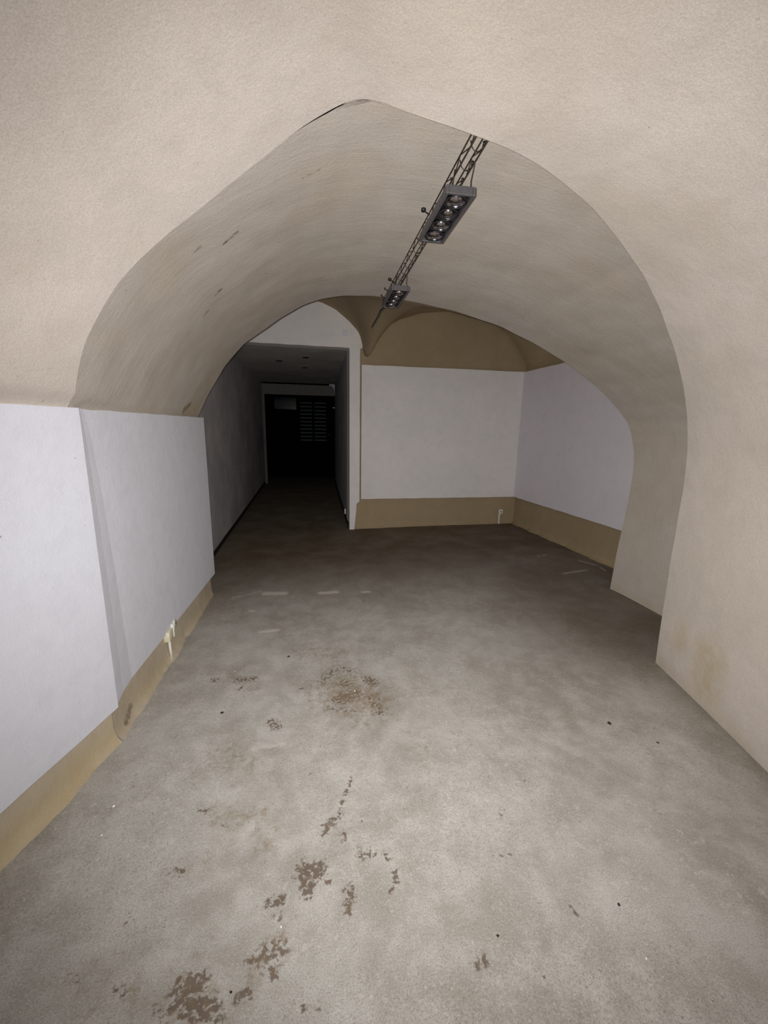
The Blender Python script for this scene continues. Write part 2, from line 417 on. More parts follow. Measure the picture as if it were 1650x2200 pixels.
# ------------------------------------------------------------------ left walls with a coved plaster foot
def footed_wall(name, path, ztop, mat, flare, normal_sign=1, zf=.20, stains=(), dirts=()):
    """path: list of (x, y) plan points; wall profile recedes a little then flares to the floor"""
    pts = resample(np.array(path, float), 150)
    t = np.gradient(pts, axis=0); t /= np.linalg.norm(t, axis=1)[:, None]
    nrm = np.stack([t[:, 1], -t[:, 0]], 1) * normal_sign
    zs = np.r_[0, .004, .012, .022, .035, .05, .07, .10, .14, .18, .24, .4, np.linspace(.6, ztop, 8)]
    G = np.zeros((150, len(zs), 3))
    for i in range(150):
        nz = mnoise.noise(Vector((pts[i, 0]*6, pts[i, 1]*6, 1.3)))
        nz2 = mnoise.noise(Vector((pts[i, 0]*17, pts[i, 1]*17, 4.3)))
        fl = flare * (1 + .55*nz + .25*nz2) * (1 - .7*max(0, (pts[i, 1]-2.6)) if name == 'wall_left_passage' else 1)
        for j, z in enumerate(zs):
            off = fl * math.exp(-z/.022) + (.012*math.exp(-z/.10))
            G[i, j] = (pts[i, 0] + nrm[i, 0]*off, pts[i, 1] + nrm[i, 1]*off, z)
    G[:, :, :] = wob(G, 0.004, 3.0) ; G[:, 0, 2] = -0.01
    me = grid_mesh(name, G); paint(me, 'dirt', dirts); paint(me, 'stain', stains)
    return link(name, me, mat, kind='structure')
LPATH_N = [(-2.14, -2.37), (-1.055, 1.36), (-.895, 1.90)]
LPATH_F = [(-.895, 1.90), (-.895, 2.05), (-.80, 3.66)]
footed_wall('wall_left', LPATH_N, 1.56, M['base'], .035, stains=[((-1.4, .2, .02), (-.9, 1.9, .02), .10, .6)],
            dirts=[((-.90, 1.86, .13), (-.97, 1.62, .13), .012, .45)])
footed_wall('wall_left_passage', LPATH_F, 1.62, M['base'], .035, stains=[((-.9, 2.2, .02), (-.84, 3.6, .02), .06, .5)],
            dirts=[((-.88, 1.99, .03), (-.88, 2.08, .06), .03, .5)])
# short return at the end of the passage wall
me = grid_mesh('ret', quadgrid((-.80, 3.66, -.01), (-1.0, 3.69, -.01), (-1.0, 3.69, 1.7), (-.80, 3.66, 1.7), 4, 12)); paint(me, 'dirt', []); paint(me, 'stain', [])
link('wall_left_return', me, M['base'], kind='structure')
# wall behind the camera closes the near room
q = edge[0] + 4.4*DN; q2 = edge[-1] + 4.4*DN
me = grid_mesh('wb', quadgrid((q[0]-.3, q[1]+.15, -.01), (q2[0]+.4, q2[1]-.05, -.01), (q2[0]+.4, q2[1]-.05, 2.7), (q[0]-.3, q[1]+.15, 2.7), 6, 6), flip=True); paint(me, 'dirt', []); paint(me, 'stain', [])
link('wall_front', me, M['vault'], kind='structure')

# ------------------------------------------------------------------ white wall boards
def board(name, pts_bottom, pts_top, thick, out, mat, n=40):
    """a board with a front face between a bottom and a top polyline, extruded back by thick along -out"""
    B = resample(pts_bottom, n); T = resample(pts_top, n); out = Vector(out).normalized()
    m = 12
    G = np.zeros((n, m, 3))
    for i in range(n):
        for j in range(m):
            G[i, j] = B[i] + (T[i]-B[i])*(j/(m-1))
    G[:, 0, 2] += np.array([.004*mnoise.noise(Vector((x*9, y*9, 0))) for x, y, z in B])
    G[:, -1, 2] += np.array([.004*mnoise.noise(Vector((x*5, y*5, 5))) for x, y, z in T])
    K = G - np.array(out)*thick
    import bmesh
    bm = bmesh.new()
    fv = [[bm.verts.new(G[i, j]) for j in range(m)] for i in range(n)]
    bv = [[bm.verts.new(K[i, j]) for j in range(m)] for i in range(n)]
    for i in range(n-1):
        for j in range(m-1):
            bm.faces.new((fv[i][j], fv[i+1][j], fv[i+1][j+1], fv[i][j+1]))
            bm.faces.new((bv[i][j], bv[i][j+1], bv[i+1][j+1], bv[i+1][j]))
    for i in range(n-1):
        bm.faces.new((fv[i][0], bv[i][0], bv[i+1][0], fv[i+1][0]))
        bm.faces.new((fv[i][-1], fv[i+1][-1], bv[i+1][-1], bv[i][-1]))
    for j in range(m-1):
        bm.faces.new((fv[0][j], fv[0][j+1], bv[0][j+1], bv[0][j]))
        bm.faces.new((fv[-1][j], bv[-1][j], bv[-1][j+1], fv[-1][j+1]))
    me = bpy.data.meshes.new(name); bm.to_mesh(me); bm.free()
    paint(me, 'dirt', []); paint(me, 'stain', [])
    return link(name, me, mat, smooth=False)
ZB, ZT = .195, 1.555
o = board('wall_board', [(-2.10, -2.23, .20), (-1.02, 1.36, .20), (-.862, 1.90, .185)], [(-2.10, -2.23, 1.555), (-1.02, 1.36, 1.555), (-.862, 1.90, 1.557)], .028, (.957, -.29, 0), M['white'])
tag(o, 'brightest large white wall board nearest the viewer, above the sandy wall foot', 'wall board', 'white boards on the walls')
# the farther board starts with a narrow bent strip beside the near board's edge
def far_board():
    zs = np.linspace(ZB, ZT, 40)
    cols = []
    for z in zs:
        k = (z-ZB)/(ZT-ZB)
        wv = .17*(1-k)**.55 if k < 1 else 0
        row = [(-.868, 1.905), (-.872 - .006*(1-k), 1.93 + wv*.45), (-.872 - .010*(1-k), 1.95 + wv)]
        for s in np.linspace(0, 1, 26)[1:]:
            x0, y0 = row[2] if False else (-.872 - .010*(1-k), 1.95 + wv)
            row.append((x0 + (-.757 - x0)*s, y0 + (3.665 - y0)*s))
        cols.append([(x, y, z) for x, y in row])
    G = np.array(cols).transpose(1, 0, 2)
    G[:, -1, 2] += np.array([.004*mnoise.noise(Vector((i*.5, 3, 5))) - .002 for i in range(G.shape[0])])
    G = np.concatenate([G, ], 0)
    K = G - np.array([.030, 0, 0])
    import bmesh
    bm = bmesh.new(); n, m = G.shape[:2]
    fv = [[bm.verts.new(G[i, j]) for j in range(m)] for i in range(n)]
    bv = [[bm.verts.new(K[i, j]) for j in range(m)] for i in range(n)]
    for i in range(n-1):
        for j in range(m-1):
            bm.faces.new((fv[i][j], fv[i+1][j], fv[i+1][j+1], fv[i][j+1]))
            bm.faces.new((bv[i][j], bv[i][j+1], bv[i+1][j+1], bv[i+1][j]))
        bm.faces.new((fv[i][0], bv[i][0], bv[i+1][0], fv[i+1][0]))
        bm.faces.new((fv[i][-1], fv[i+1][-1], bv[i+1][-1], bv[i][-1]))
    for j in range(m-1):
        bm.faces.new((fv[0][j], fv[0][j+1], bv[0][j+1], bv[0][j]))
        bm.faces.new((fv[-1][j], bv[-1][j], bv[-1][j+1], fv[-1][j+1]))
    me = bpy.data.meshes.new('wall_board'); bm.to_mesh(me); bm.free()
    paint(me, 'dirt', []); paint(me, 'stain', [])
    return link('wall_board', me, M['white'], smooth=False)
tag(far_board(), 'white wall board under the passage vault, ending at the corridor, above a small cream socket', 'wall board', 'white boards on the walls')

# ------------------------------------------------------------------ rear room
YB = 5.88
def flat(name, a, b, c, d, mat, nu=12, nv=12, flip=False, stains=(), dirts=(), smooth=True, wamp=0.0):
    G = quadgrid(a, b, c, d, nu, nv)
    if wamp: G = wob(G, wamp, 3.0)
    me = grid_mesh(name, G, flip); paint(me, 'dirt', dirts); paint(me, 'stain', stains)
    return link(name, me, mat, kind='structure', smooth=smooth)
# back wall (right section), ochre plaster with a coved foot
footed_wall('wall_back', [(.80, 5.90), (3.45, 5.93)], 3.3, M['ochre'], .03, 1, stains=[((1.05, 5.88, .2), (1.05, 5.88, .4), .05, .3)])
footed_wall('wall_right_rear', [(3.44, 5.95), (3.47, 3.1)], 3.3, M['ochre'], .05, 1, stains=[((3.4, 3.4, .02), (3.4, 4.6, .02), .06, .4)])
o = board('wall_board', [(.892, 5.85, .455), (3.395, 5.88, .44)], [(.892, 5.85, 2.345), (3.395, 5.88, 2.36)], .026, (0, -1, 0), M['warmwhite'])
tag(o, 'grey-white wall board across the rear wall, beside the corridor opening', 'wall board', 'white boards on the walls')
o = board('wall_board', [(3.385, 5.875, .44), (3.415, 3.25, .45)], [(3.395, 5.875, 2.36), (3.425, 3.25, 2.36)], .026, (-1, 0, 0), M['mauvewhite'])
tag(o, 'mauve-grey wall board turning the rear corner, cut off by the passage arch', 'wall board', 'white boards on the walls')

# lunette profile on the plane of the back wall
PB = [(-1.05, 2.45), (-1.0, 2.72), (-.85, 2.94), (-.6, 3.08), (-.25, 3.15), (.05, 3.15), (.35, 3.10), (.53, 3.03), (.72, 2.89), (.85, 2.76), (.90, 2.64), (.905, 2.47),
      (1.0, 2.45), (1.03, 2.53), (1.07, 2.65), (1.2, 2.84), (1.43, 2.97), (1.72, 3.07), (2.1, 3.12), (2.45, 3.10), (2.8, 3.02), (3.1, 2.86), (3.33, 2.6), (3.47, 2.38)]
pb = np.array(PB)
xs = np.unique(np.r_[np.linspace(-1.05, 3.47, 200), np.linspace(.84, 1.25, 50)])
env = np.array([(-1.05, 2.45), (-.9, 2.75), (-.4, 3.05), (.3, 3.13), (1.2, 3.15), (2.2, 3.13), (2.9, 2.98), (3.3, 2.65), (3.47, 2.38)])
inx = prof[:, 0]; inz = prof[:, 1]
top = [(x, z) for x, z in prof if z > 1.6]
tx = np.array([t[0] for t in top]); tz = np.array([t[1] for t in top])
G = []
for x in xs:
    y0 = inner_y(min(x, 3.0)) + .02; zi = max(float(np.interp(x, tx, tz)) + .012, 2.40)
    if x < -1.0 or x > 3.4: zi = 2.40
    row = []
    for t in np.linspace(0, 1, 46):
        y = y0 + (YB - .0 - y0)*t
        e = math.sin(min(t*1.25, 1)*math.pi/2)
        zm = zi + (float(np.interp(x, env[:, 0], env[:, 1])) - zi)*e**1.2
        wgt = t**5
        z = zm*(1-wgt) + float(np.interp(x, pb[:, 0], pb[:, 1]))*wgt
        row.append((x, y, z))
    G.append(row)
xf = np.linspace(-1.05, 3.47, 460); pf = np.interp(xf, pb[:, 0], pb[:, 1]); G = []
tt = np.linspace(0, 1, 60); blur = {}
for t in tt:
    sg = max(.022, .55*(1-t)**1.1)
    K = np.exp(-.5*((xf[:, None]-xf[None, :])/sg)**2); K /= K.sum(1)[:, None]
    blur[t] = K @ pf
for k, x in enumerate(xf):
    y0 = inner_y(min(x, 3.0)) + .02; zi = max(float(np.interp(x, tx, tz)) + .012, 2.40)
    if x < -1.0 or x > 3.4: zi = 2.40
    row = []
    for t in tt:
        e = min(1.0, math.sin(min(t*1.3, 1)*math.pi/2))**1.2
        row.append((x, y0 + (YB-y0)*t, zi + (blur[t][k]-zi)*e))
    G.append(row)
me = grid_mesh('rear_vault', np.array(G), flip=True); paint(me, 'dirt', []); paint(me, 'stain', [])
link('ceiling_rear', me, M['ochre'], kind='structure')

# ------------------------------------------------------------------ white end wall above the corridor mouth
def lintel():
    import bmesh
    bm = bmesh.new()
    xsl = np.linspace(-1.05, .90, 60)
    front = []
    for x in xsl:
        zt = float(np.interp(x, pb[:, 0], pb[:, 1])) + .03
        zb = 2.555 + .004*mnoise.noise(Vector((x*6, 0, 0)))
        front.append((bm.verts.new((x, YB-.035, zb)), bm.verts.new((x, YB-.035, max(zt, zb+.02))), bm.verts.new((x, YB+.16, zb)), bm.verts.new((x, YB+.16, max(zt, zb+.02)))))
    for a, b in zip(front[:-1], front[1:]):
        bm.faces.new((a[0], b[0], b[1], a[1])); bm.faces.new((a[2], b[2], b[0], a[0])); bm.faces.new((a[1], b[1], b[3], a[3]))
    bm.faces.new((front[-1][0], front[-1][2], front[-1][3], front[-1][1]))
    me = bpy.data.meshes.new('l'); bm.to_mesh(me); bm.free(); paint(me, 'dirt', []); paint(me, 'stain', [])
    return link('wall_over_corridor', me, M['warmwhite'], smooth=False, kind='structure')
lintel()
# end face of the corridor partition (the narrow white strip)
def partition():
    import bmesh
    bm = bmesh.new(); rows = []
    for z in np.linspace(-.01, 2.56, 60):
        xr = .873 + .008*mnoise.noise(Vector((0, 0, z*3.2))) - (.045 if z < .40 else 0) - .03*max(0, (.3-z))/.3 
        xl = .722
        rows.append([bm.verts.new(p) for p in ((xl, YB+.30, z), (xl, YB-.03, z), (xr-.006, YB-.035, z), (xr, YB-.02, z), (xr, YB+.04, z))])
    for a, b in zip(rows[:-1], rows[1:]):
        for k in range(4): bm.faces.new((a[k], a[k+1], b[k+1], b[k]))
    me = bpy.data.meshes.new('p'); bm.to_mesh(me); bm.free(); paint(me, 'dirt', []); paint(me, 'stain', [])
    return link('wall_partition_end', me, M['warmwhite'], smooth=False, kind='structure')
partition()
# small blank access cover on the white end wall
o = link('access_cover', box(.625, .70, YB-.047, YB-.0345, 2.70, 2.775, .003), M['white'])
for nm in ('dirt', 'stain'): paint(o.data, nm, [])
tag(o, 'small square white cover plate on the white wall above the corridor mouth', 'cover plate')

# ------------------------------------------------------------------ corridor
YE = 11.0
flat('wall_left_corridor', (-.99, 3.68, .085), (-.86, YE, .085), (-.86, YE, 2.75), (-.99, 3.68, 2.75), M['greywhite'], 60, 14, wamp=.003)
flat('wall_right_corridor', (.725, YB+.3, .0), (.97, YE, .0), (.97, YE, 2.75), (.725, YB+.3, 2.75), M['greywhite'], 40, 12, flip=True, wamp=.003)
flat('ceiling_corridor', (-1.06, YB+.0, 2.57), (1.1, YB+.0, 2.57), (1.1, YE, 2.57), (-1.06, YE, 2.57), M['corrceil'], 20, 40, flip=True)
link('baseboard_left', box(-1.06, -1.0, 3.69, 8.0, -.01, .085, .002), M['black'], smooth=False, kind='structure')
bl = bpy.data.objects['baseboard_left']
for v in bl.data.vertices:
    v.co.x += .13*(v.co.y-3.68)/(YE-3.68)*1.0
    if v.co.y > 7.9: v.co.y = YE; v.co.x += .13*(3.0/7.32)
link('baseboard_right', box(.705, .735, YB+.0, YE, -.01, .085, .002), M['black'], smooth=False, kind='structure')
for v in bpy.data.objects['baseboard_right'].data.vertices:
    v.co.x += .245*max(0, v.co.y-YB-.3)/(YE-YB-.3)
    v.co.y = max(v.co.y, YB+.02)
# recessed downlights in the corridor ceiling
for i, (x, y, lb) in enumerate([(-.274, 7.42, 'dark recessed spot in corridor ceiling, nearest the left corridor wall'),
                                (.156, 6.94, 'dark recessed spot in corridor ceiling closest to the corridor mouth'),
                                (.162, 8.12, 'dark recessed spot deepest inside the corridor ceiling')]):
    t = empty('recessed_spotlight', (x, y, 2.57))
    link('trim_ring', lathe([(.034, 0), (.055, 0), (.055, -.006), (.036, -.008), (.034, 0)], 24), M['clamp'], t)
    link('lamp_cup', lathe([(.034, -.004), (.030, -.002), (.012, -.001), (0.0, -.001)], 24), M['black'], t)
    tag(t, lb.replace(', nearest the left corridor wall', ' beside the long white corridor wall'), 'ceiling spotlight', 'recessed spots in the corridor ceiling')

# ------------------------------------------------------------------ dark end of the corridor: lintel, frame, door with shutter
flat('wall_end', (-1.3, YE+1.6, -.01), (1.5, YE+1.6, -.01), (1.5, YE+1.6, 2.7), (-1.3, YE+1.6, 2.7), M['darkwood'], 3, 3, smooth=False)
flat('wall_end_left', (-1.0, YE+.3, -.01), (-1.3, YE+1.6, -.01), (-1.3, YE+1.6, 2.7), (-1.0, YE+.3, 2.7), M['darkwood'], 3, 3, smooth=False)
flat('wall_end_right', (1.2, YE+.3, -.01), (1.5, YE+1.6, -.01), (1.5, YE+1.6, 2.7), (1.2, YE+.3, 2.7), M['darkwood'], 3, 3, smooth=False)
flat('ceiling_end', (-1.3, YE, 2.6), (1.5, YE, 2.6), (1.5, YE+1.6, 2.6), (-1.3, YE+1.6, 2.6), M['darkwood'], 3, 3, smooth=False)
def end_lintel():
    import bmesh
    bm = bmesh.new()
    pts = [(-.86, 2.53)]; 
    top = [(-.86, 2.53), (.86, 2.53)]
    arc = [(.86 + .10*math.sin(a), 2.53 - .18 + .18*math.cos(a)) for a in np.linspace(0, math.pi/2, 8)]
    poly = [(-.86, 2.53)] + arc + [(.96, 2.275), (-.80, 2.275), (-.80, 0.0), (-.86, 0.0)]
    f = [bm.verts.new((x, YE-.02, z)) for x, z in poly]; bk = [bm.verts.new((x, YE+.10, z)) for x, z in poly]
    bm.faces.new(f); bm.faces.new(bk[::-1])
    for i in range(len(poly)):
        j = (i+1) % len(poly); bm.faces.new((f[i], bk[i], bk[j], f[j]))
    bmesh.ops.triangulate(bm, faces=bm.faces[:])
    me = bpy.data.meshes.new('trim_1'); bm.to_mesh(me); bm.free(); return me
link('trim_1', end_lintel(), M['lintel'], smooth=False, kind='structure')
link('wall_end_pier', box(.84, 1.2, YE+.10, YE+.30, 2.3, 2.6), M['white'], smooth=False, kind='structure')
for nm in ('dirt', 'stain'): paint(bpy.data.objects['wall_end_pier'].data, nm, [])
# the door leaf in a dark frame
YD = YE + 1.2
door = link('door_1', join(box(-.80, -.70, YD, YD+.08, 0, 2.40, .004), box(1.10, 1.20, YD, YD+.08, 0, 2.40, .004), box(-.80, 1.20, YD, YD+.08, 2.30, 2.42, .004),
                           box(-.70, 1.10, YD+.02, YD+.07, 0, 1.02, .003), box(-.02, .08, YD+.01, YD+.07, 0, 2.30, .003), box(-.70, .05, YD+.02, YD+.07, 1.0, 1.95, .003),
                           box(.86, 1.10, YD+.02, YD+.07, 1.0, 2.3, .003), box(-.70, -.62, YD+.02, YD+.07, 1.9, 2.3, .003)), M['darkwood'], smooth=False, kind='structure')
link('transom_pane', box(-.62, -.02, YD+.035, YD+.041, 1.96, 2.28), M['glass'], door, smooth=False)
link('door_handle', tube([(.80+.10, YD-.0, 1.18), (.90, YD-.04, 1.18), (.90, YD-.05, 1.25), (.90, YD-.05, 1.36)], .009), M['chrome'], door)
link('latch_bar', box(1.0, 1.16, YD-.02, YD+.0, 2.02, 2.04, .003), M['chrome'], door)
shutter = empty('louvred_shutter', (.45, YD, 1.05))
for k in range(11):
    z = .035 + k*.105
    for (xa, xb) in ((-.37, -.03), (.03, .37)):
        me = box(xa, xb, -.014, .010, z, z+.030, .003)
        for v in me.vertices: v.co.y += (v.co.z - z)*.7
        link('slat', me, M['slat'], shutter, smooth=False)
link('shutter_frame', join(box(-.41, -.37, -.02, .02, 0, 1.21, .003), box(.37, .41, -.02, .02, 0, 1.21, .003), box(-.03, .03, -.02, .02, 0, 1.21, .003),
                          box(-.37, .37, -.02, .02, 1.17, 1.21, .003), box(-.37, .37, -.02, .02, 0, .02, .003)), M['darkwood'], shutter, smooth=False)
tag(shutter, 'louvred shutter with two columns of grey slats in the dark at the corridor end', 'shutter')

# ------------------------------------------------------------------ floor
def floor():
    xs = np.r_[np.linspace(-4.2, -1.75, 18), np.arange(-1.7, 3.6, .0135), np.linspace(3.65, 4.4, 6)]
    ys = np.r_[np.linspace(-4.4, .35, 20), np.arange(.38, 3.2, .0125), np.arange(3.2, 6.1, .024), np.linspace(6.15, 12.8, 50)]
    X, Y = np.meshgrid(xs, ys, indexing='ij')
    Z = .004*np.sin(X*2.1+.4)*np.cos(Y*1.7)
    me = grid_mesh('floor', np.stack([X, Y, Z], -1))
    paint(me, 'dirt', [((a, b, 0), (c, d, 0), r, s) for a, b, c, d, r, s in FLOOR_DIRT])
    paint(me, 'stain', [((a, b, 0), (c, d, 0), r, s) for a, b, c, d, r, s in FLOOR_STAIN])
    paint(me, 'light', [((a, b, 0), (c, d, 0), r, s) for a, b, c, d, r, s in FLOOR_LIGHT])
    n = len(me.vertices); co = np.empty(n*3, 'f'); me.vertices.foreach_get('co', co); co = co.reshape(-1, 3)
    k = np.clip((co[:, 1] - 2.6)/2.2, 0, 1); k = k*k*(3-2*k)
    g = np.clip((co[:, 0]-1.15)/1.3, 0, 1)*np.clip((co[:, 1]-1.3)/.9, 0, 1); k = np.maximum(k, .8*g*g*(3-2*g))  # the same darker brown, rising towards the right side
    wl = 2.28 - .286*(2.0 - co[:, 1]); q = np.clip(1 - (wl - co[:, 0])/.38, 0, 1); k = np.maximum(k, np.where(co[:, 1] < 2.02, .5*q*q, 0))  # and in a band beside the near right wall
    at = me.attributes.new('brown_tone', 'FLOAT', 'POINT'); at.data.foreach_set('value', k.astype('f'))
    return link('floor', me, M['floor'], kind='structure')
FLOOR_DIRT = [(-0.014, 1.141, 0.025, 1.134, 0.044, 1), (-0.022, 1.128, -0.015, 1.076, 0.022, 1), (0.017, 1.135, -0.008, 1.061, 0.022, 1), (0.04, 1.116, 0.062, 1.089, 0.016, 0.9), (-0.126, 1.064, -0.082, 1.068, 0.023, 0.9), (-0.102, 1.027, -0.095, 1.013, 0.014, 0.7), (0.128, 1.055, 0.131, 1.02, 0.027, 0.8), (0.115, 1.01, 0.12, 0.989, 0.02, 0.8), (0.293, 1.081, 0.289, 1.052, 0.016, 1), (0.274, 1.033, 0.258, 1.015, 0.012, 0.8), (0.175, 1.16, 0.224, 1.15, 0.026, 0.7), (0.265, 1.142, 0.278, 1.124, 0.016, 0.7), (0.067, 1.287, 0.095, 1.3, 0.028, 0.8), (0.057, 1.261, 0.083, 1.265, 0.017, 0.8), (0.125, 1.248, 0.132, 1.228, 0.017, 0.8), (0.095, 1.3, 0.132, 1.313, 0.021, 0.6), (-0.137, 0.929, -0.091, 0.936, 0.039, 0.8), (-0.115, 0.893, -0.102, 0.881, 0.023, 0.9), (-0.181, 0.922, -0.142, 0.919, 0.016, 0.6), (-0.354, 0.906, -0.301, 0.905, 0.031, 1), (-0.341, 0.876, -0.265, 0.847, 0.034, 1), (-0.323, 0.85, -0.239, 0.829, 0.026, 0.9), (-0.395, 0.869, -0.369, 0.855, 0.024, 0.6), (-0.19, 0.85, -0.167, 0.855, 0.019, 0.9), (-0.519, 0.934, -0.497, 0.921, 0.017, 0.7), (-0.654, 0.985, -0.63, 0.971, 0.015, 0.6), (-0.026, 0.804, -0.02, 0.794, 0.011, 0.9), (0.01, 0.79, 0.03, 0.788, 0.01, 0.7), (-0.444, 1.225, -0.419, 1.213, 0.019, 0.7), (-0.463, 1.214, -0.455, 1.212, 0.012, 0.6), (-0.556, 1.097, -0.544, 1.101, 0.014, 0.5), (0.465, 0.794, 0.487, 0.795, 0.018, 0.9), (0.631, 0.74, 0.638, 0.718, 0.013, 0.5), (0.194, 2.025, 0.277, 2.051, 0.072, 0.8), (0.223, 2.172, 0.248, 2.144, 0.055, 0.7), (0.378, 2.167, 0.401, 2.139, 0.05, 0.9), (0.378, 2.012, 0.392, 1.872, 0.047, 0.7), (0.176, 2.276, 0.099, 2.194, 0.051, 0.6), (0.307, 2.277, 0.194, 2.324, 0.046, 0.6), (0.256, 1.897, 0.112, 1.962, 0.034, 0.5), (-0.167, 1.905, -0.141, 1.859, 0.038, 0.8), (-0.514, 2.321, -0.543, 2.335, 0.027, 0.8), (-0.392, 2.298, -0.299, 2.3, 0.038, 0.8), (-0.357, 2.233, -0.368, 2.213, 0.027, 0.6), (-0.037, 2.152, 0.003, 2.154, 0.011, 0.8), (0.199, 1.499, 0.126, 1.344, 0.008, 1), (0.179, 1.467, 0.122, 1.335, 0.01, 0.9), (0.013, 1.547, 0.005, 1.476, 0.006, 0.6), (0.198, 1.32, 0.207, 1.26, 0.007, 0.6), (0.819, 0.878, 0.824, 0.85, 0.009, 0.9), (0.824, 0.85, 0.831, 0.836, 0.012, 0.5), (0.339, 1.313, 0.343, 1.306, 0.007, 1), (-0.418, 1.449, -0.389, 1.433, 0.018, 0.6), (-0.316, 1.361, -0.3, 1.367, 0.016, 0.5), (0.321, 0.943, 0.321, 0.931, 0.006, 0.7), (0.493, 0.807, 0.496, 0.804, 0.005, 0.8), (0.936, 1.334, 0.944, 1.32, 0.008, 0.7), (0.422, 1.087, 0.44, 1.117, 0.023, 0.35), (0.648, 1.059, 0.718, 1.054, 0.016, 0.45), (0.774, 1.229, 0.741, 1.185, 0.019, 0.4), (-0.292, 3.128, -0.181, 3.068, 0.029, 0.4), (0.78, 2.673, 0.81, 2.653, 0.014, 0.5), (2.469, 4.563, 2.438, 4.527, 0.03, 0.8), (0.527, 3.305, 0.532, 3.285, 0.02, 0.6)]
FLOOR_STAIN = [(0.229, 2.103, 0.323, 2.001, 0.254, 0.9), (0.025, 2.548, 0.211, 2.514, 0.155, 0.6), (-0.358, 1.407, -0.181, 1.383, 0.071, 0.7), (-0.158, 1.302, -0.169, 1.235, 0.06, 0.6), (-0.389, 1.246, -0.471, 1.216, 0.072, 0.45), (-0.092, 0.959, -0.141, 0.904, 0.068, 0.6), (-0.336, 0.903, -0.273, 0.827, 0.087, 0.6), (-0.587, 0.962, -0.476, 0.912, 0.074, 0.45), (-0.397, 1.731, -0.244, 1.648, 0.127, 0.45), (-0.017, 1.604, -0.037, 1.721, 0.052, 0.3), (1.264, 1.569, 1.022, 1.648, 0.071, 0.25), (-0.428, 2.362, -0.302, 2.201, 0.139, 0.45), (0.535, 1.612, 0.897, 1.606, 0.133, 0.3), (-0.478, 3.202, -0.671, 3.508, 0.184, 0.4), (0.781, 2.047, 0.634, 1.944, 0.138, 0.3), (0.109, 1.017, 0.12, 0.989, 0.037, 0.5)]
FLOOR_LIGHT = [(-0.327, 3.604, -0.161, 3.576, 0.058, 0.9), (0.173, 3.521, 0.309, 3.519, 0.046, 0.9), (0.554, 3.478, 0.607, 3.48, 0.034, 0.9), (1.024, 3.221, 1.03, 3.21, 0.016, 0.9), (-0.42, 3.261, -0.394, 3.256, 0.026, 0.9), (-0.306, 2.878, -0.19, 2.886, 0.034, 0.8), (-0.6, 3.546, -0.373, 3.666, 0.048, 0.5), (-0.242, 1.73, -0.103, 1.739, 0.026, 0.55), (2.814, 4.22, 2.962, 4.253, 0.046, 0.5), (2.748, 3.631, 3.072, 3.681, 0.035, 0.7), (3.211, 3.98, 3.287, 3.802, 0.033, 0.8), (3.283, 3.724, 3.269, 3.635, 0.027, 0.7), (0.314, 2.865, 0.387, 2.875, 0.028, 0.2), (-0.308, 1.314, -0.21, 1.322, 0.034, 0.4), (0.504, 1.505, 0.545, 1.498, 0.063, 0.35), (0.087, 1.585, 0.219, 1.614, 0.062, 0.3), (-0.701, 2.769, -0.772, 2.69, 0.044, 0.4), (-0.917, 3.08, -0.826, 3.348, 0.041, 0.55), (-0.961, 3.462, -0.839, 3.586, 0.053, 0.6)]
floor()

# ------------------------------------------------------------------ wire track under the crown
RZ = 2.455
def rail_x(Y): return .617 + .0425*(Y - 1.48)
track = empty('wire_track', (rail_x(2.7), 2.7, RZ))
def loc(p): return (p[0]-rail_x(2.7), p[1]-2.7, p[2]-RZ)
Y0, Y1 = 1.435, 3.36
for s in (-1, 1):
    a = [loc((rail_x(Y) + s*.023, Y, RZ + .012)) for Y in np.linspace(Y0, Y1, 12)]
    b = [loc((rail_x(Y) + s*.023 + .008, Y, RZ - .008)) for Y in np.linspace(Y0, Y1, 12)]
    zz = []
    k = 0
    for Y in np.arange(Y0, Y1, .085):
        zz.append(loc((rail_x(Y) + s*.023 + (.008 if k % 2 else 0), Y, RZ + (.012 if k % 2 == 0 else -.010)))); k += 1
    link('rail', join(tube(a, .0025, 6), tube(b, .0025, 6), tube(zz, .0015, 5)), M['wire'], track)
Y = 1.50
while Y < Y1 - .03:
    pts = []
    for a in np.linspace(0, math.pi, 9):
        pts.append(loc((rail_x(Y) - .023*math.cos(a), Y + .0, RZ - .004 - .030*math.sin(a))))
    link('spacer_loop', tube(pts, .0016, 5), M['wire'], track)
    link('clip', lathe([(0, -.006), (.0045, -.005), (.0045, .005), (0, .006)], 8, loc((rail_x(Y)+.026, Y, RZ-.006))), M['clamp'], track)
    Y += .105
# small mounting block where the track meets the plaster of the step
ea = link('end_anchor', box(-.035, .035, -.006, .006, -.02, .03, .003), M['clamp'], track)
ea.location = loc((rail_x(1.432), 1.432, RZ))
tag(track, 'twin dark wire track with zigzag rods running along the crown of the passage vault', 'track')
cable = link('cable', tube([(rail_x(3.33)+.004, 3.33, RZ), (rail_x(3.45)+.006, 3.45, RZ-.012), (rail_x(3.60)+.002, 3.60, RZ+.006), (rail_x(3.78), 3.78, RZ-.006), (rail_x(3.98), 3.98, RZ-.004), (rail_x(4.12)-.006, 4.12, RZ-.012)],
                            [.008, .008, .0085, .008, .0075, .006], 8), M['clamp'])
tag(cable, 'stiff black cable end sticking out past the farther box spotlight', 'cable')

